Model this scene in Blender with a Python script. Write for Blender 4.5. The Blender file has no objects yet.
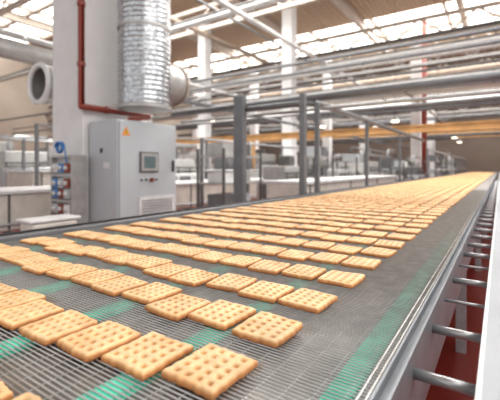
import bpy, bmesh, math, random
from mathutils import Vector, Matrix
random.seed(7)
S=bpy.context.scene
COL=S.collection
H=0.3
ZB=0.95

# ---------------- materials ----------------
def lin(c):
    return tuple(((x/255)/12.92 if x/255<=0.04045 else ((x/255+0.055)/1.055)**2.4) for x in c)
def mat(name,c,rough=.5,metal=0,var=.12,scale=6,emit=0,bump=0):
    m=bpy.data.materials.new(name); m.use_nodes=True
    nt=m.node_tree; b=nt.nodes['Principled BSDF']
    l=lin(c)
    tc=nt.nodes.new('ShaderNodeTexCoord')
    n=nt.nodes.new('ShaderNodeTexNoise'); n.inputs['Scale'].default_value=scale; n.inputs['Detail'].default_value=4
    nt.links.new(tc.outputs['Object'],n.inputs['Vector'])
    r=nt.nodes.new('ShaderNodeValToRGB')
    r.color_ramp.elements[0].position=.3; r.color_ramp.elements[1].position=.7
    r.color_ramp.elements[0].color=tuple(x*(1-var) for x in l)+(1,)
    r.color_ramp.elements[1].color=tuple(min(1,x*(1+var)) for x in l)+(1,)
    nt.links.new(n.outputs['Fac'],r.inputs['Fac'])
    nt.links.new(r.outputs['Color'],b.inputs['Base Color'])
    b.inputs['Roughness'].default_value=rough; b.inputs['Metallic'].default_value=metal
    if emit:
        nt.links.new(r.outputs['Color'],b.inputs['Emission Color']); b.inputs['Emission Strength'].default_value=emit
    if bump:
        bp=nt.nodes.new('ShaderNodeBump'); bp.inputs['Strength'].default_value=bump
        nt.links.new(n.outputs['Fac'],bp.inputs['Height']); nt.links.new(bp.outputs['Normal'],b.inputs['Normal'])
    return m
M={}
M['white']=mat('white_paint',(222,222,221),.45)
M['concrete']=mat('painted_concrete',(224,223,222),.8,0,.05,3,bump=.1)
M['cream']=mat('cream_enamel',(216,210,200),.45)
M['cab']=mat('cabinet_grey',(184,189,192),.4,0,.03)
M['cover']=mat('cover_sheet_grey',(176,181,185),.5,0,.05,4)
M['pipe']=mat('pipe_cladding',(198,197,194),.4,.2,.12,5)
M['steel']=mat('brushed_steel',(180,181,182),.35,.6,.15,20)
M['post']=mat('post_steel',(116,117,119),.45,.3,.12,9)
M['dsteel']=mat('dull_steel',(98,96,94),.5,.3,.2,9)
M['rail']=mat('rail_steel',(134,138,142),.45,.5,.15,9)
M['wire']=mat('wire_steel',(196,195,192),.28,.6,.15,30)
M['alu']=mat('foil_duct',(182,184,186),.24,.92,.35,22,bump=.9)
M['galv']=mat('galvanised',(176,174,171),.4,.35,.15,8)
M['brown']=mat('brown_machine',(158,142,126),.5,.1,.2,3)
M['red']=mat('red_pipe_paint',(136,54,38),.4)
M['dark']=mat('dark_rubber',(46,44,44),.6)
M['under']=mat('under_tray',(142,137,131),.38,.4,.3,12)
M['green']=mat('teal_wear_strip',(88,218,184),.35,0,.45,18)
M['ochre']=mat('ochre_girder',(190,146,94),.6,0,.2,2)
M['orange']=mat('orange_paint',(225,120,40),.5)
M['yellow']=mat('warning_yellow',(240,180,40),.5,0,.02)
M['black']=mat('black_mark',(20,20,20),.5)
M['blue']=mat('blue_plastic',(60,125,190),.4)
M['screen']=mat('screen_glass',(90,106,108),.2,0,.2,5,emit=.1)
M['floor']=mat('red_epoxy_floor',(124,38,28),.35,0,.12,1.5)
M['wall']=mat('hall_wall',(192,178,163),.8,0,.1,.6)
M['beam']=mat('roof_beam_paint',(202,191,179),.6,0,.08,1)
M['lamp']=mat('lamp_glow',(255,240,215),.5,0,.01,1,emit=6)
M['sky']=mat('skylight_glazing',(255,255,252),.4,0,.01,1,emit=3.2)

def deckmat():
    m=mat('roof_deck',(188,164,140),.8)
    nt=m.node_tree; b=nt.nodes['Principled BSDF']
    tc=nt.nodes.new('ShaderNodeTexCoord'); w=nt.nodes.new('ShaderNodeTexWave'); w.bands_direction='X'
    w.inputs['Scale'].default_value=1.3
    nt.links.new(tc.outputs['Object'],w.inputs['Vector'])
    bp=nt.nodes.new('ShaderNodeBump'); bp.inputs['Strength'].default_value=.6; bp.inputs['Distance'].default_value=.2
    nt.links.new(w.outputs['Fac'],bp.inputs['Height']); nt.links.new(bp.outputs['Normal'],b.inputs['Normal'])
    return m
M['deck']=deckmat()
TC=.0118
def cookiemat():
    m=bpy.data.materials.new('baked_biscuit'); m.use_nodes=True
    nt=m.node_tree; b=nt.nodes['Principled BSDF']; N=nt.nodes.new; L=nt.links.new
    tc=N('ShaderNodeTexCoord'); sp=N('ShaderNodeSeparateXYZ'); L(tc.outputs['Object'],sp.inputs[0])
    mr=N('ShaderNodeMapRange'); mr.inputs['From Min'].default_value=.001; mr.inputs['From Max'].default_value=TC
    L(sp.outputs['Z'],mr.inputs['Value'])
    r=N('ShaderNodeValToRGB'); e=r.color_ramp.elements
    e[0].position=0; e[0].color=lin((184,118,66))+(1,)
    e[1].position=1; e[1].color=lin((240,200,150))+(1,)
    k=e.new(.6); k.color=lin((204,140,86))+(1,)
    k=e.new(.86); k.color=lin((230,180,122))+(1,)
    L(mr.outputs[0],r.inputs['Fac'])
    oi=N('ShaderNodeObjectInfo')
    va=N('ShaderNodeVectorMath'); va.operation='MULTIPLY_ADD'
    L(oi.outputs['Random'],va.inputs[0]); va.inputs[1].default_value=(9,7,5); L(tc.outputs['Object'],va.inputs[2])
    n=N('ShaderNodeTexNoise'); n.inputs['Scale'].default_value=28; n.inputs['Detail'].default_value=6; L(va.outputs[0],n.inputs['Vector'])
    ma=N('ShaderNodeMath'); ma.operation='MULTIPLY_ADD'; ma.inputs[1].default_value=.85; ma.inputs[2].default_value=.50
    L(n.outputs['Fac'],ma.inputs[0])
    mb=N('ShaderNodeMath'); mb.operation='MULTIPLY_ADD'; mb.inputs[1].default_value=.14
    L(oi.outputs['Random'],mb.inputs[0]); L(ma.outputs[0],mb.inputs[2])
    hs=N('ShaderNodeHueSaturation'); hs.inputs['Saturation'].default_value=1.0
    L(mb.outputs[0],hs.inputs['Value']); L(r.outputs['Color'],hs.inputs['Color'])
    L(hs.outputs['Color'],b.inputs['Base Color'])
    b.inputs['Roughness'].default_value=.6
    bp=N('ShaderNodeBump'); bp.inputs['Strength'].default_value=.6; bp.inputs['Distance'].default_value=.002
    n2=N('ShaderNodeTexNoise'); n2.inputs['Scale'].default_value=150; L(tc.outputs['Object'],n2.inputs['Vector'])
    L(n2.outputs['Fac'],bp.inputs['Height']); L(bp.outputs['Normal'],b.inputs['Normal'])
    return m
M['cookie']=cookiemat()
def farbelt():
    m=bpy.data.materials.new('woven_belt_texture'); m.use_nodes=True
    nt=m.node_tree; b=nt.nodes['Principled BSDF']; N=nt.nodes.new; L=nt.links.new
    tc=N('ShaderNodeTexCoord'); w=N('ShaderNodeTexWave'); w.bands_direction='Y'; w.inputs['Scale'].default_value=14
    L(tc.outputs['Object'],w.inputs['Vector'])
    r=N('ShaderNodeValToRGB'); r.color_ramp.elements[0].color=lin((136,132,128))+(1,); r.color_ramp.elements[1].color=lin((198,196,192))+(1,)
    L(w.outputs['Fac'],r.inputs['Fac']); L(r.outputs['Color'],b.inputs['Base Color'])
    b.inputs['Roughness'].default_value=.4; b.inputs['Metallic'].default_value=.4
    return m
M['farbelt']=farbelt()

# ---------------- mesh helpers ----------------
def box(bm,x0,x1,y0,y1,z0,z1):
    v=[bm.verts.new(p) for p in ((x0,y0,z0),(x1,y0,z0),(x1,y1,z0),(x0,y1,z0),(x0,y0,z1),(x1,y0,z1),(x1,y1,z1),(x0,y1,z1))]
    for f in ((0,3,2,1),(4,5,6,7),(0,1,5,4),(1,2,6,5),(2,3,7,6),(3,0,4,7)):
        bm.faces.new([v[i] for i in f])
def fillet(pts,rad,n=6):
    pts=[Vector(p) for p in pts]
    if len(pts)<3 or rad<=0: return pts
    out=[pts[0]]
    for i in range(1,len(pts)-1):
        a,b,c=pts[i-1],pts[i],pts[i+1]
        r=min(rad,(a-b).length*.45,(c-b).length*.45)
        p0=b+(a-b).normalized()*r; p2=b+(c-b).normalized()*r
        for k in range(n+1):
            t=k/n; out.append(p0*(1-t)**2+b*2*t*(1-t)+p2*t*t)
    out.append(pts[-1]); return out
def tube(bm,pts,r,seg=12,rad=0,caps=True,rfun=None):
    pts=fillet(pts,rad); rings=[]; up=None
    for i,p in enumerate(pts):
        if i==0: t=pts[1]-pts[0]
        elif i==len(pts)-1: t=pts[-1]-pts[-2]
        else: t=(pts[i+1]-pts[i]).normalized()+(pts[i]-pts[i-1]).normalized()
        t.normalize()
        if up is None:
            up=Vector((0,0,1)) if abs(t.z)<.9 else Vector((1,0,0))
        s=t.cross(up); 
        if s.length<1e-5: s=t.orthogonal()
        s.normalize(); up=s.cross(t).normalized()
        rr=r if rfun is None else rfun(i)
        rings.append([bm.verts.new(p+s*math.cos(2*math.pi*k/seg)*rr+up*math.sin(2*math.pi*k/seg)*rr) for k in range(seg)])
    for a,b in zip(rings,rings[1:]):
        for k in range(seg):
            bm.faces.new((a[k],a[(k+1)%seg],b[(k+1)%seg],b[k]))
    if caps:
        bm.faces.new(rings[0][::-1]); bm.faces.new(rings[-1])
def ring(bm,c,axis,r,thick,seg=28):
    c=Vector(c); ax=Vector(axis).normalized(); s=ax.orthogonal().normalized(); t=ax.cross(s)
    R=[]
    for i in range(seg):
        a=2*math.pi*i/seg; d=s*math.cos(a)+t*math.sin(a)
        R.append([bm.verts.new(c+d*(r+thick*math.cos(b))+ax*thick*math.sin(b)) for b in [2*math.pi*j/8 for j in range(8)]])
    for i in range(seg):
        for j in range(8):
            bm.faces.new((R[i][j],R[(i+1)%seg][j],R[(i+1)%seg][(j+1)%8],R[i][(j+1)%8]))
def thing(name,loc,label,cat,group=None):
    e=bpy.data.objects.new(name,None); e.location=loc; e.empty_display_size=.1; COL.objects.link(e)
    e['label']=label; e['category']=cat
    if group: e['group']=group
    return e
def mk(name,bm,m,parent=None,label=None,cat=None,kind=None,group=None,bevel=0,smooth=False):
    bmesh.ops.recalc_face_normals(bm,faces=bm.faces)
    vs=[v.co for v in bm.verts]
    lo=Vector([min(v[i] for v in vs) for i in range(3)]); hi=Vector([max(v[i] for v in vs) for i in range(3)])
    o=Vector(((lo.x+hi.x)/2,(lo.y+hi.y)/2,lo.z))
    for v in bm.verts: v.co-=o
    me=bpy.data.meshes.new(name); bm.to_mesh(me); bm.free()
    me.materials.append(M[m])
    if smooth:
        for p in me.polygons: p.use_smooth=True
    ob=bpy.data.objects.new(name,me); COL.objects.link(ob)
    if parent:
        pl=parent.location.copy()
        q=parent.parent
        while q: pl+=q.location; q=q.parent
        ob.parent=parent; ob.location=o-pl
    else: ob.location=o
    if label: ob['label']=label
    if cat and not parent: ob['category']=cat
    if kind: ob['kind']=kind
    if group and not parent: ob['group']=group
    if bevel:
        b=ob.modifiers.new('b','BEVEL'); b.width=bevel; b.segments=2; b.limit_method='ANGLE'
    return ob
def nb(): return bmesh.new()
def mbox(name,m,*c,**k):
    b=nb(); box(b,*c); return mk(name,b,m,**k)
def mtube(name,m,pts,r,seg=12,rad=0,**k):
    b=nb(); tube(b,pts,r,seg,rad); k.setdefault('smooth',True); return mk(name,b,m,**k)

# ---------------- room shell ----------------
CE=9.0
mbox('floor','floor',-26,8,-6,41,-.2,0,kind='structure')
b=nb()
for y0,y1 in ((-6,7),(11.5,19.5),(25.5,41)): box(b,-26,8,y0,y1,CE,CE+.2)
mk('ceiling',b,'deck',kind='structure')
mbox('wall_back','wall',-26,8,41,41.3,0,CE+.2,kind='structure')
mbox('wall_left','wall',-26.3,-26,-6,41,0,CE+.2,kind='structure')
for i,(y0,y1) in enumerate(((7,11.5),(19.5,25.5))):
    mbox('window_%d'%(i+1),'sky',-26,8,y0,y1,CE+.15,CE+.2,kind='structure')
    b=nb(); x=-26
    while x<8:
        box(b,x-.07,x+.07,y0,y1,CE-.05,CE+.1); x+=3.4
    box(b,-26,8,(y0+y1)/2-.1,(y0+y1)/2+.1,CE-.05,CE+.1)
    mk('trim_%d'%(i+1),b,'beam',kind='structure')
def ibeam_y(b,x,y0,y1,z0,z1,w):
    box(b,x-w/2,x+w/2,y0,y1,z1-.04,z1); box(b,x-w/2,x+w/2,y0,y1,z0,z0+.04); box(b,x-.03,x+.03,y0,y1,z0+.04,z1-.04)
for x in (-20,-14.5,-10,-6,-1.5,3):
    b=nb(); ibeam_y(b,x,-6,41,CE-.45,CE-.06,.22)
    mk('roof_beam',b,'beam',label='pale painted steel beam running under the roof',cat='roof beam',group='long roof beams')
def truss(y,z0,z1,x0=-26,x1=8,step=1.2,m='beam',r=.05,c=.16,lab='pale lattice roof truss with diagonal webs',cat='roof truss',grp='lattice roof trusses',nm='roof_truss'):
    b=nb()
    box(b,x0,x1,y-c/2,y+c/2,z0,z0+c); box(b,x0,x1,y-c/2,y+c/2,z1-c,z1)
    x=x0; k=0
    while x<x1-.1:
        a=(x,y,z0+c/2) if k%2==0 else (x,y,z1-c/2); d=(x+step,y,z1-c/2) if k%2==0 else (x+step,y,z0+c/2)
        tube(b,[a,d],r,6); x+=step; k+=1
    mk(nm,b,m,label=lab,cat=cat,group=grp)
for y in (6.6,12.4,19.1,22.4,28,35): truss(y,CE-1.7,CE-.6)
for y,z,m in ((14.9,5.05,'galv'),(19.4,4.78,'beam'),(27.6,4.9,'galv')):
    truss(y,z,z+.6,step=.6,m=m,r=.025,c=.09,lab='pale steel lattice pipe rack spanning the hall',cat='pipe rack',grp='lattice pipe racks',nm='pipe_rack')

# ---------------- columns ----------------
def column(x0,x1,y0,y1,label,grp='concrete hall columns'):
    c=thing('concrete_column',((x0+x1)/2,(y0+y1)/2,0),label,'column',grp)
    mbox('column_shaft','concrete',x0,x1,y0,y1,0,CE-.6,parent=c,bevel=.02)
    mbox('column_foot','galv',x0-.06,x1+.06,y0-.06,y1+.06,0,.25,parent=c,bevel=.02)
    return c
column(-5.44,-4.66,2.87,3.6,'thick white concrete column beside the control cabinet')
for x,y in ((-7.6,14.3),(-3.75,21.6),(-12.1,13.9),(-16.5,14),(-9,22),(-14.5,22),(-20,22),(-4.2,30),(-9.2,30),(-15,30),(-21,30)):
    column(x-.24,x+.24,y-.24,y+.24,'slim white concrete column among the machinery')

# ---------------- main conveyor ----------------
conv=thing('belt_conveyor',(-.9,14,0),'long steel wire-mesh cooling conveyor carrying rows of biscuits','conveyor')
XL,XR=-1.65,-.140
Y0,Y1,YN=-.3,34,6.0
b=nb()
y=Y0
while y<YN:
    tube(b,[(XL,y,ZB-.0013),(XR,y,ZB-.0013)],.0013,5); y+=.0084
x=XL+.005
while x<XR:
    box(b,x-.0004,x+.0004,Y0,YN,ZB-.003,ZB-.0018); x+=.036
for x in (XL+.004,XR-.004,XR-.014):
    box(b,x-.0012,x+.0012,Y0,YN,ZB-.004,ZB)
mk('wire_mesh_belt',b,'wire',parent=conv,label='fine woven steel wire belt')
mbox('belt_run','farbelt',XL,XR,YN,Y1,ZB-.006,ZB-.0005,parent=conv)
mbox('support_tray','under',XL,XR,Y0,Y1,ZB-.016,ZB-.012,parent=conv)
for xx,ww in ((-.60,.017),(-1.47,.021),(-2.33,.021),(-3.18,.021),(-4.05,.021),(-4.9,.021)):
    mbox('wear_strip','green',xx*H-ww,xx*H+ww,Y0,YN,ZB-.012,ZB-.0028,parent=conv,label='teal plastic wear strip')
b=nb(); box(b,-.138,-.134,Y0,Y1,ZB-.12,ZB+.006); box(b,-.134,-.121,Y0,Y1,ZB-.016,ZB-.010); box(b,-.121,-.117,Y0,Y1,ZB-.14,ZB+.001)
mk('side_rail',b,'rail',parent=conv)
b=nb(); box(b,-1.70,-1.655,Y0,Y1,ZB-.14,ZB+.02)
mk('side_rail',b,'post',parent=conv,bevel=.004)
mbox('edge_strip','dark',-1.72,-1.70,Y0,Y1,ZB-.1,ZB+.028,parent=conv)
yy=0.5
while yy<34:
    for xx in (-1.62,-.22):
        mbox('leg','steel',xx-.03,xx+.03,yy-.03,yy+.03,0,ZB-.05,parent=conv)
    yy+=2.4
ry=[1.35,1.94,2.55,3.15,3.75,4.35,4.95,5.6]+[6.3+.7*i for i in range(42)]
HR=H*1.12
for i,r_ in enumerate(ry):
    b=nb(); tube(b,[(-.119,r_*HR,1.25-HR),(-.021,r_*HR,1.25-HR)],.009 if i not in (3,5) else .004,14)
    mk('cross_bar',b,'steel',parent=conv,smooth=True)

cov=thing('machine_side_cover',(.2,14,0),'long pale grey sheet-metal side cover beside the conveyor','machine cover')
b=nb(); box(b,-.020,.42,-.3,34,ZB-.012,ZB); box(b,-.020,-.016,-.3,34,ZB-.07,ZB-.012)
mk('cover_plate',b,'cover',parent=cov)
mbox('cover_edge_strip','white',-.027,-.020,-.3,34,ZB-.014,ZB+.003,parent=cov,label='bright white edge strip')
for yy in range(0,34,3):
    mbox('cover_leg','steel',.3,.36,yy+.5,yy+.56,0,ZB-.012,parent=cov)

# ---------------- biscuits ----------------
def cookie_mesh(name,n,seed,dim=True):
    rnd=random.Random(seed); W,L,T=.322*H,.346*H,TC
    ph=[rnd.uniform(0,6.28) for _ in range(8)]
    bm=nb(); g=[]
    def shp(u,v):
        s=1-.03*(abs(u)**6*abs(v)**6)
        wx=1+.02*math.sin(3*v+ph[0])+.012*math.sin(9*v+ph[1])+.012*math.sin(17*v+ph[6]); wy=1+.02*math.sin(3*u+ph[2])+.012*math.sin(10*u+ph[3])+.012*math.sin(18*u+ph[7])
        return u*s*W/2*wx, v*s*L/2*wy
    for j in range(n+1):
        row=[]
        for i in range(n+1):
            u=-1+2*i/n; v=-1+2*j/n
            e=max(abs(u),abs(v))
            z=T
            if e>.9:
                t=(e-.9)/.1; z-=T*.24*t**2
            z+=T*.08*math.sin(2.2*u+ph[4])*math.sin(2*v+ph[5])
            if dim:
                KX,KY=4,5; cu=((u+.87)/1.74*KX); cv=((v+.89)/1.78*KY)
                if 0<cu<KX and 0<cv<KY:
                    r=max(abs(cu%1-.5),abs(cv%1-.5))*.8+math.hypot(cu%1-.5,cv%1-.5)*.2
                    if r<.35:
                        t=1-r/.35; t=t*t*(3-2*t); z-=T*.34*min(1,t*1.35)
            x,y=shp(u,v); row.append(bm.verts.new((x,y,z)))
        g.append(row)
    for j in range(n):
        for i in range(n): bm.faces.new((g[j][i],g[j][i+1],g[j+1][i+1],g[j+1][i]))
    edge=[g[0][i] for i in range(n)]+[g[j][n] for j in range(n)]+[g[n][i] for i in range(n,0,-1)]+[g[j][0] for j in range(n,0,-1)]
    lowr=[bm.verts.new((v.co.x*1.012,v.co.y*1.012,T*.2)) for v in edge]
    bot=[bm.verts.new((v.co.x*.98,v.co.y*.98,0)) for v in edge]
    m_=len(edge)
    for i in range(m_):
        k=(i+1)%m_
        bm.faces.new((edge[k],edge[i],lowr[i],lowr[k])); bm.faces.new((lowr[k],lowr[i],bot[i],bot[k]))
    bm.faces.new(bot[::-1])
    bmesh.ops.recalc_face_normals(bm,faces=bm.faces)
    me=bpy.data.meshes.new(name); bm.to_mesh(me); bm.free(); me.materials.append(M['cookie'])
    for p in me.polygons: p.use_smooth=True
    return me
variants=[cookie_mesh('biscuit',56,i) for i in range(6)]
NX=12; PX=.363*H; PY=.605*H; X0=-1.178*H
rr=random.Random(3)
for k in range(-1,24):
    rowj=rr.gauss(0,.004)
    for i in range(NX):
        dy=0
        if k==0: dy=-min(.1,.034*i)*H
        if k==-1: dy=-.13*H
        o=bpy.data.objects.new('biscuit',variants[rr.randrange(6)])
        o.location=(X0-i*PX+rr.gauss(0,.002),(1.35*H)+k*PY+dy+rowj+rr.gauss(0,.008),ZB)
        o.rotation_euler[2]=rr.gauss(0,.033)+(math.pi if rr.random()<.5 else 0)
        o['label']='golden square biscuit with dimpled waffle top on wire belt'; o['category']='biscuit'; o['group']='biscuits on the conveyor belt'
        COL.objects.link(o)
low=cookie_mesh('biscuit_low',6,9,False)
vv=[v.co.copy() for v in low.vertices]; ff=[tuple(p.vertices) for p in low.polygons]
V=[];F=[]
k=24
while 1.36*H+k*PY<33.8:
    for i in range(NX):
        ox=X0-i*PX+rr.gauss(0,.002); oy=1.36*H+k*PY+rr.gauss(0,.005); base=len(V)
        V+= [(v.x+ox,v.y+oy,v.z) for v in vv]; F+=[tuple(a+base for a in f) for f in ff]
    k+=1
me=bpy.data.meshes.new('biscuits_far'); me.from_pydata(V,[],F); me.materials.append(M['cookie'])
o=bpy.data.objects.new('distant_biscuits',me); o.location=(0,0,ZB); COL.objects.link(o)
o['kind']='stuff'; o['label']='rows of golden biscuits covering the far conveyor belt'; o['category']='biscuits'

# ---------------- control cabinet ----------------
cab=thing('control_cabinet',(-4.32,3.45,0),'light grey electrical control cabinet with touch screen beside column','control cabinet')
mbox('body','cab',-4.62,-4.02,2.94,3.97,.1,1.88,parent=cab,bevel=.01)
mbox('plinth','dark',-4.60,-4.05,2.97,3.94,0,.1,parent=cab)
door=mbox('door','cab',-4.02,-3.995,2.965,3.945,.14,1.85,parent=cab,bevel=.006)
mbox('door_handle','dark',-3.995,-3.97,3.86,3.89,1.2,1.36,parent=door,bevel=.004)
b=nb(); box(b,-3.995,-3.975,3.27,3.59,1.19,1.47); bz=mk('screen_bezel',b,'dsteel',parent=door,bevel=.004)
mbox('screen_frame','galv',-3.975,-3.968,3.29,3.57,1.21,1.45,parent=bz)
mbox('touch_screen','screen',-3.968,-3.965,3.33,3.53,1.245,1.41,parent=bz)
mtube('stop_button','red',[(-3.995,3.47,1.09),(-3.955,3.47,1.09)],.028,parent=door)
for yy in (3.3,3.38,3.56): mtube('push_button','dark',[(-3.995,yy,1.09),(-3.975,yy,1.09)],.014,parent=door)
b=nb(); box(b,-3.995,-3.98,3.26,3.90,.48,.86); vg=mk('vent_grille',b,'white',parent=door)
for i in range(9): mbox('vent_slat','post',-3.98,-3.972,3.30,3.86,.51+i*.036,.522+i*.036,parent=vg)
def tri(nm,m,yc,zc,s,x,t,par):
    b=nb(); P=[(yc-s,zc-s*.75),(yc+s,zc-s*.75),(yc,zc+s)]
    a=[b.verts.new((x,p[0],p[1])) for p in P]; c=[b.verts.new((x+t,p[0],p[1])) for p in P]
    b.faces.new(a[::-1]); b.faces.new(c)
    for i in range(3): b.faces.new((a[i],a[(i+1)%3],c[(i+1)%3],c[i]))
    return mk(nm,b,m,parent=par)
ws=tri('warning_sign','orange',3.06,1.72,.065,-3.995,.003,door)
tri('sign_face','yellow',3.06,1.72,.045,-3.992,.003,ws)
b=nb(); box(b,-3.989,-3.987,3.055,3.066,1.71,1.74); box(b,-3.989,-3.987,3.052,3.062,1.695,1.712)
mk('sign_bolt_mark',b,'black',parent=ws)
for z in (.45,1.45): mbox('lock','dark',-4.36,-4.32,2.925,2.94,z,z+.06,parent=cab,bevel=.004)
mbox('side_label','white',-4.30,-4.18,2.936,2.94,1.25,1.32,parent=cab)

# socket panel
sp_=thing('socket_panel',(-4.8,2.75,0),'grey power socket box with red and blue sockets and coiled hose','socket panel')
pb=mbox('back_board','galv',-5.08,-4.56,2.72,2.865,.45,1.42,parent=sp_,bevel=.01)
b=nb()
for x0,x1,z0,z1 in ((-5.08,-5.05,.45,1.42),(-4.59,-4.56,.45,1.42),(-5.05,-4.59,1.39,1.42),(-5.05,-4.59,.45,.48),(-5.05,-4.59,.80,.83),(-5.05,-4.59,1.14,1.17)): box(b,x0,x1,2.66,2.72,z0,z1)
mk('board_frame',b,'galv',parent=sp_)
i=0
for z in (.50,.65,.85,.99,1.19):
    for x in (-5.02,-4.88,-4.74):
        m=('red','cab','blue','cab','red','white','blue')[i%7]; i+=1
        b=nb(); box(b,x,x+.12,2.65,2.72,z,z+.12); q=mk('socket',b,m,parent=sp_,bevel=.005)
        mtube('socket_ring','white',[(x+.06,2.65,z+.06),(x+.06,2.625,z+.06)],.03,parent=q)
b=nb()
pts=[(-4.66,2.66,1.2)]
for t in range(40):
    a=t/39*math.pi*5; pts.append((-4.80+.07*math.cos(a),2.66-.0015*t,1.52+.07*math.sin(a)))
tube(b,pts,.010,8); mk('coiled_hose',b,'blue',parent=sp_,smooth=True)
mtube('cable','dark',[(-4.95,2.66,.5),(-4.97,2.60,.3),(-4.9,2.62,.02)],.012,rad=.1,parent=sp_)

# red pipe
rp=thing('red_pipe',(-4.6,3.5,2),'red fire-main pipe bending round the column and running horizontally','pipe')
mtube('pipe_run','red',[(-4.595,2.81,CE-.6),(-4.595,2.81,2.06),(-4.56,2.81,2.06),(-4.56,3.3,2.06),(-4.56,4.0,2.06),(-5.3,4.0,2.06)],.042,14,.18,parent=rp)
for z in (2.6,3.4,4.4,6): 
    b=nb(); tube(b,[(-4.595,2.81,z),(-4.595,2.81,z+.05)],.054,14); mk('pipe_clamp',b,'red',parent=rp)
b=nb(); tube(b,[(-4.56,3.15,2.06),(-4.56,3.2,2.06)],.054,14); mk('pipe_clamp',b,'red',parent=rp)

# silver duct
du=thing('foil_air_duct',(-4.1,3.5,2.1),'shiny ribbed aluminium air duct with side branch above the cabinet','air duct')
b=nb(); zz=[]; z=2.11; 
while z<CE-.5: zz.append(z); z+=.022
dr=random.Random(5)
tube(b,[(-4.14,3.48,z) for z in zz],.32,40,rfun=lambda i:.348+(.011 if i%3==0 else 0)+.005*dr.random())
mk('duct_body',b,'alu',parent=du,smooth=True)
for z in (3.15,4.3,5.9):
    b=nb(); tube(b,[(-4.14,3.48,z),(-4.14,3.48,z+.04)],.368,40); mk('duct_band',b,'galv',parent=du)
b=nb(); tube(b,[(-4.14,3.48,2.07),(-4.14,3.48,2.11)],.365,40); mk('duct_end_cap',b,'galv',parent=du)
b=nb(); ys=[3.72+.025*i for i in range(20)]
def br(i):
    y=ys[i]; base=.28+(.008 if i%2==0 else 0)
    if y>4.08: base=.288*math.sqrt(max(.02,1-((y-4.08)/.13)**2)) if y<4.205 else .05
    return base
tube(b,[(-4.14,y,2.50) for y in ys],.27,32,rfun=br); mk('duct_branch',b,'galv',parent=du,smooth=True)
b=nb(); tube(b,[(-4.14,4.03,2.50),(-4.14,4.06,2.50)],.305,30); mk('branch_band',b,'brown',parent=du)

od=thing('open_vent_duct',(-5.75,3.4,2.5),'white flexible duct with open round end beside the column','air duct')
def opentube(b,p0,p1,r1,seg=30,n=14):
    R=[]
    for i in range(n+1):
        y=p0[1]+(p1[1]-p0[1])*i/n; rr_=r1+(.012 if i%2 else 0)
        R.append([b.verts.new((p0[0]+rr_*math.cos(2*math.pi*k/seg),y,p0[2]+rr_*math.sin(2*math.pi*k/seg))) for k in range(seg)])
    for a,c in zip(R,R[1:]):
        for k in range(seg): b.faces.new((a[k],a[(k+1)%seg],c[(k+1)%seg],c[k]))
b=nb(); opentube(b,(-5.76,2.85,2.52),(-5.76,4.2,2.52),.28); mk('duct_sleeve',b,'galv',parent=od,smooth=True)
b=nb(); ring(b,(-5.76,2.84,2.52),(0,1,0),.28,.04); mk('duct_rim',b,'white',parent=od,smooth=True)
mtube('damper_plate','dsteel',[(-5.76,3.2,2.52),(-5.76,3.22,2.52)],.272,28,parent=od)
mtube('hanger_rod','steel',[(-5.76,3.5,2.79),(-5.76,3.5,CE)],.012,8,parent=od)

lb=thing('drive_box',(-2.65,1.38,0),'low cream sheet-metal drive box beside the conveyor','drive box')
mbox('box_body','cream',-2.74,-2.56,1.22,1.54,0,.88,parent=lb,bevel=.02)
mbox('box_lid','white',-2.75,-2.55,1.2,1.56,.88,.90,parent=lb,bevel=.006)

# ---------------- steel pipe frame over belt ----------------
fr=thing('steel_pipe_frame',(-2,4.2,0),'grey steel pipe gantry crossing above the conveyor','pipe frame')
mbox('post','post',-3.05,-2.89,4.1,4.2,0,2.24,parent=fr,bevel=.008)
mbox('post','post',1.1,1.2,4.15,4.25,0,2.2,parent=fr,bevel=.008)
mtube('cross_pipe','post',[(-4.4,4.27,2.12),(1.2,4.27,2.14)],.042,12,parent=fr)
mtube('cross_pipe','galv',[(-4.3,4.36,1.99),(1.2,4.36,2.0)],.022,12,parent=fr)
mtube('long_pipe','post',[(-2.9,4.2,2.06),(-1.9,4.2,2.06),(-1.87,12,2.06)],.04,12,.25,parent=fr)
for y,w_ in ((3.85,.034),(4.25,.028),(6.3,.025),(8.8,.025)):
    b=nb(); box(b,-1.87-w_,-1.87+w_,y-w_,y+w_,0,2.04 if y>4 else 2.1); mk('post',b,'post',parent=fr,bevel=.004)

# ---------------- parallel conveyors ----------------
def trough(x0,x1,y0,y1,z0,z1,label):
    t=thing('covered_conveyor',((x0+x1)/2,(y0+y1)/2,0),label,'conveyor','pale covered conveyors')
    mbox('cover','cream',x0,x1,y0,y1,z0,z1,parent=t,bevel=.03)
    b=nb(); box(b,x0-.05,x1+.05,y0,y1,z1,z1+.04); mk('top_lip',b,'white',parent=t)
    n=int((y1-y0)/1.8)
    for i in range(n+1):
        y=y0+.2+i*(y1-y0-.4)/max(1,n)
        b=nb(); box(b,x1-.1,x1-.02,y-.04,y+.04,0,z0); box(b,x0+.02,x0+.1,y-.04,y+.04,0,z0); mk('support_frame',b,'dsteel',parent=t)
        mbox('panel_joint','dsteel',x1,x1+.012,y-.015,y+.015,z0+.02,z1-.01,parent=t)
    b=nb(); tube(b,[(x1+.04,y0,z0+.1),(x1+.04,y1,z0+.1)],.02,8); mk('side_pipe',b,'steel',parent=t,smooth=True)
trough(-7,-5.8,-1.5,27,.35,.88,'long cream enclosed conveyor with steel legs')
trough(-9.6,-8.4,4,20,.5,1.15,'long cream tunnel conveyor further across the hall')
trough(-13.6,-12.6,0,19.5,.5,1.4,'tall cream tunnel conveyor by the far columns')
trough(-3.2,-2.5,5.2,11.4,.55,1.0,'low cream enclosed conveyor running beside the main belt')

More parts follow.
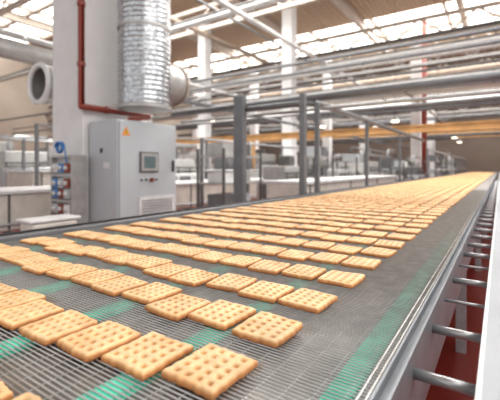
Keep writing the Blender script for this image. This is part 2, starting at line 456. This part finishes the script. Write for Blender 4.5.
def machine(x,y,w,l,h,kind,label):
    t=thing('processing_machine',(x,y,0),label,'machine','background processing machines')
    hm=('white','pipe','galv','cab')[kind%4]
    z1=.45+(h-.45)*.62
    mbox('housing',hm,x-w/2,x+w/2,y-l/2,y+l/2,.45,z1,parent=t,bevel=.03)
    mbox('upper_hood',('pipe','post','galv')[kind%3],x-w*.38,x+w*.38,y-l*.42,y+l*.3,z1,h,parent=t,bevel=.03)
    for sx in (-1,1):
        for sy in (-1,1):
            mbox('leg','dsteel',x+sx*(w/2-.06)-.04,x+sx*(w/2-.06)+.04,y+sy*(l/2-.08)-.04,y+sy*(l/2-.08)+.04,0,.45,parent=t)
    for k in range(3):
        ya=y-l*.45+k*l*.31
        mbox('inspection_door',('galv','post','pipe')[(k+kind)%3],x+w/2,x+w/2+.02,ya,ya+l*.26,.52,z1-.07,parent=t,bevel=.006)
    mbox('inspection_door','post',x-w*.3,x+w*.2,y-l/2-.02,y-l/2,.55,z1-.08,parent=t,bevel=.006)
    if kind%3!=2:
        mtube('exhaust_pipe','steel',[(x,y-l*.25,h),(x,y-l*.25,h+.4),(x,y+l*.4,h+.4)],.06,12,.2,parent=t)
    else:
        mbox('motor','dsteel',x-w*.2,x+w*.2,y-.2,y+.1,h,h+.25,parent=t,bevel=.04)
    b=nb()
    for dz in (.06,.16): tube(b,[(x+w/2-.05,y-l*.45,z1+dz),(x+w/2-.05,y+l*.45,z1+dz)],.02,8)
    for k in range(4): 
        yy=y-l*.42+k*l*.28; tube(b,[(x+w/2-.05,yy,z1-.01),(x+w/2-.05,yy,z1+.18)],.015,6)
    mk('hand_rail',b,'dsteel',parent=t)
ms=[(-7.62,7.5,.8,1.6,1.5),(-7.62,10.4,.8,2,1.6),(-10.9,8.5,1.0,2.4,1.9),(-10.95,5,1.0,1.5,1.7),(-11,10.85,1.0,1.7,1.5),(-10.8,17,1.4,2.4,2.0),
    (-4.5,14.9,1,1.8,1.5),(-4.4,18.6,.9,1.8,1.7),(-15.5,9,1.6,3,2.1),(-15.8,17,1.6,3,2.2),(-11,27,1.5,3,2.3),(-4.4,25,.9,2.6,1.9),(-3.2,31.5,1.0,2.4,2.0),
    (-15.5,4,1.6,2.5,2.2),(-18.5,7,1.6,2.6,2.4),(-9.2,1.2,1,1.4,1.5),(-11.2,2.5,1.0,1.2,1.9),(-4.3,8,.8,1.6,1.3),(-4.3,11.2,.8,1.2,1.2),(-2.9,16.5,.5,1.6,1.3),
    (-7.62,17,.9,3,1.7),(-7.62,20.8,.9,2.6,1.6),(-7.62,24.5,.9,2.8,1.8),(-4.4,22.6,.6,.6,1.5),(-18.7,15,1.6,3,2.4),(-22,8,1.6,3,2.6),(-22,16,1.6,4,2.6)]
for i,(x,y,w,l,h) in enumerate(ms):
    machine(x,y,w,l,h,i,('white enamelled processing machine with steel doors','pale grey boxy processing machine with inspection doors','galvanised processing machine with raised hood','bluish grey processing machine with small upper hood')[i%4])
def guard(x,y0,y1,h,n,m='post'):
    t=thing('guard_frame',(x,(y0+y1)/2,0),'grey steel post-and-rail machine guard frame','guard frame','steel guard frames')
    for i in range(n+1):
        y=y0+(y1-y0)*i/n
        mbox('post',m,x-.03,x+.03,y-.03,y+.03,0,h,parent=t)
    for z in (h-.03,h*.62):
        mtube('rail','steel',[(x,y0,z),(x,y1,z)],.028,8,parent=t)
guard(-5.3,6,13,1.9,4); guard(-3.5,11.6,15,1.7,2); guard(-2.0,13.5,30,1.9,9); guard(-8.2,4,9.5,2.2,3); guard(-10.1,1,10,2.0,5); guard(-5.45,16,26,2.2,6); guard(-12.15,1.5,11,2.2,6)
def rack(x,y,w,l,h):
    t=thing('equipment_rack',(x,y,0),'grey steel rack with shelves, boxes and small motors','rack','equipment racks')
    for sx in (-1,1):
        for sy in (-1,1):
            mbox('rack_post','dsteel',x+sx*w/2-.02,x+sx*w/2+.02,y+sy*l/2-.02,y+sy*l/2+.02,0,h,parent=t)
    rd=random.Random(int(x*31+y*7)); 
    for k in range(3):
        z=.45+k*(h-.5)/2.2
        mbox('shelf','galv',x-w/2,x+w/2,y-l/2,y+l/2,z,z+.03,parent=t)
        for j in range(2):
            yy=y-l/2+.12+j*l*.45
            mbox('shelf_unit',rd.choice(['white','galv','cab','post','dsteel']),x-w*.3,x+w*.3,yy,yy+l*.3,z+.03,z+.03+rd.uniform(.12,.3),parent=t,bevel=.01)
for x,y,w,l,h in ((-4.3,5.7,.6,1.2,1.6),(-4.3,9.7,.6,1.0,1.7),(-4.4,12.95,.7,.9,1.6),(-2.7,12.9,.4,1.2,1.4),(-2.6,19,.5,1.5,1.7),(-2.6,22.5,.5,1.5,1.8),(-2.6,26.5,.5,1.6,1.8),(-3.5,18.5,.5,1.4,1.5),(-10.8,20.5,.8,1.6,2.2),(-10.9,14.0,.7,1.6,2.0)):
    rack(x,y,w,l,h)

# ochre girders
cg=thing('crane_girder',(-8,12.1,0),'ochre painted steel girder spanning across the hall','girder')
b=nb(); box(b,-18,2.2,12.14,12.2,2.36,2.53); box(b,-18,2.2,12.1,12.24,2.53,2.56); box(b,-18,2.2,12.1,12.24,2.33,2.36)
mk('girder_beam',b,'ochre',parent=cg)
for x in (-16,-8.05,1.6):
    mbox('girder_post','ochre',x-.05,x+.05,12.12,12.22,0,2.33,parent=cg)
cg=thing('crane_girder',(-8,28.5,0),'ochre painted steel girder spanning the far hall','girder')
b=nb(); box(b,-24,6,28.45,28.6,3.3,3.75)
mk('girder_beam',b,'ochre',parent=cg)
for x in (-19,-11.95,3):
    mbox('girder_post','ochre',x-.08,x+.08,28.45,28.6,0,3.3,parent=cg)
# overhead pipes
def spipe(pts,r,m,lab,rad=.4,coll=True,nm='service_pipe'):
    b=nb(); tube(b,pts,r,12,rad)
    if coll:
        a,c=Vector(pts[0]),Vector(pts[-1]); n=max(2,int((c-a).length/3))
        for i in range(n):
            p=a.lerp(c,(i+.5)/n); d=(c-a).normalized()*.05
            tube(b,[tuple(p-d),tuple(p+d)],r*1.15,12)
    mk(nm,b,m,label=lab,cat='pipe',group='overhead service pipes',smooth=True)
LB={'white':'white insulated service pipe running overhead','pipe':'pale grey clad service pipe running overhead','galv':'grey galvanised service pipe running overhead','steel':'bare steel service pipe running overhead','brown':'brownish service duct running overhead','dsteel':'dark steel service pipe running overhead','post':'mid-grey steel service pipe running overhead'}
for y,z,r,m in ((13.3,4.95,.12,'pipe'),(13.5,5.48,.07,'post'),(13.45,4.5,.05,'dsteel'),(13.3,4.15,.07,'galv'),(16,4.4,.14,'pipe'),(17.5,6.38,.18,'galv'),(18,5.2,.09,'brown'),(18.4,3.95,.1,'post'),(15.3,3.6,.05,'dsteel'),(16.6,5.5,.1,'post'),(12.9,3.3,.05,'post'),
                (20.9,5.3,.14,'pipe'),(22.9,6.5,.18,'brown'),(24.8,5.2,.2,'pipe'),(26,4.4,.12,'post'),(27,3.7,.12,'brown'),(29.2,6.35,.2,'pipe'),(32,5.3,.25,'pipe'),(34,6.4,.2,'galv'),(9.6,6.28,.1,'pipe'),(9.9,6.6,.06,'dsteel'),(33,4.42,.12,'dsteel'),(25,3.2,.1,'dsteel'),(11.2,3.45,.04,'post'),(11.2,3.75,.025,'dsteel'),(10.4,4.2,.05,'post'),(17.25,6.9,.08,'dsteel'),(15.8,6.15,.06,'post')):
    spipe([(-26,y,z),(7.5,y,z)],r,m,LB[m])
for x,z,r,m,y0,y1 in ((-6.4,5.84,.08,'pipe',2,41),(-8.2,6.75,.045,'post',0,41),(-10.4,4.66,.065,'pipe',0,41),(-10.8,7.16,.1,'brown',-2,41),(-14,5.88,.1,'white',-2,41),(-3,4.17,.045,'brown',13.6,41),(-5.9,2.76,.05,'post',6,41)):
    spipe([(x,y0,z),(x,y1,z)],r,m,LB[m])
spipe([(-3.3,21.2,CE),(-3.3,21.2,0)],.13,'red','red vertical fire pipe beside a slim column',0,False)
spipe([(-7.2,-2,3.35),(-7.2,5.6,3.35),(-7.2,5.6,CE-.01)],.18,'galv',LB['galv'],.4,False); spipe([(-26,2.5,4.25),(-6.2,2.5,4.25)],.14,'galv',LB['galv']); spipe([(-26,1.9,3.5),(-7.6,1.9,3.5)],.15,'pipe',LB['pipe'])
wk=thing('service_walkway',(-12,24,0),'steel service walkway on posts with railing','walkway')
mbox('deck','dsteel',-22,-2.3,23.4,24.4,2.9,3.0,parent=wk)
b=nb()
for z in (3.5,4.0): tube(b,[(-22,23.4,z),(-2.3,23.4,z)],.03,6)
for i in range(14): tube(b,[(-22+1.5*i,23.4,3),(-22+1.5*i,23.4,4)],.025,6)
mk('railing',b,'post',parent=wk)
for x in (-21.5,-12,-3.6): mbox('walkway_post','dsteel',x-.06,x+.06,23.42,23.54,0,2.9,parent=wk)
for x,y,z in ((-3.8,16.95,3.3),(-2.7,21.7,3.3),(-2.3,25.6,3.1),(-8,18.9,3.5),(-11,20.2,3.6),(-6,22.0,3.6),(-13,15.55,3.8),(-2.4,30.2,3.1)):
    t=thing('pendant_lamp',(x,y,z),'round factory pendant lamp hanging from the roof','lamp','factory pendant lamps')
    mtube('lamp_cord','dark',[(x,y,z+.25),(x,y,CE)],.01,6,parent=t)
    b=nb(); tube(b,[(x,y,z+.25),(x,y,z+.12),(x,y,z)],.2,16,rfun=lambda i:(.05,.1,.22)[i]); mk('lamp_shade',b,'galv',parent=t)
    b=nb(); tube(b,[(x,y,z-.03),(x,y,z)],.15,16); mk('bulb',b,'lamp',parent=t)

# ---------------- light ----------------
w=bpy.data.worlds.new('W'); S.world=w; w.use_nodes=True
bg=w.node_tree.nodes['Background']; bg.inputs[0].default_value=(.985,.99,1,1); bg.inputs[1].default_value=1.0
def area(loc,rot,sx,sy,p,c=(1,1,1)):
    l=bpy.data.lights.new('skylight_and_fill_area','AREA'); l.shape='RECTANGLE'; l.size=sx; l.size_y=sy; l.energy=p; l.color=c
    o=bpy.data.objects.new('skylight_and_fill_area',l); o.location=loc; o.rotation_euler=rot; COL.objects.link(o)
area((-6,9.2,CE-.1),(0,0,0),24,4.2,2450,(1,.995,.985))
area((-8,22.5,CE-.1),(0,0,0),26,5.6,3000,(1,.995,.985))
area((3.5,1,6),(math.radians(0),math.radians(35),0),4,8,300,(1,.99,.97))  # added fill lamp aimed at the belt from the right, no skylight here

# ---------------- camera ----------------
c=bpy.data.cameras.new('cam'); co=bpy.data.objects.new('camera',c); COL.objects.link(co)
c.sensor_width=36; c.lens=26.64; c.shift_y=-.064; c.clip_start=.02; c.clip_end=200
th=math.atan(250/370)
co.location=(0,0,1.25); co.rotation_euler=(math.pi/2,0,th)
c.dof.use_dof=True; c.dof.focus_distance=.85; c.dof.aperture_fstop=3.8
S.camera=co
S.view_settings.view_transform='Standard'
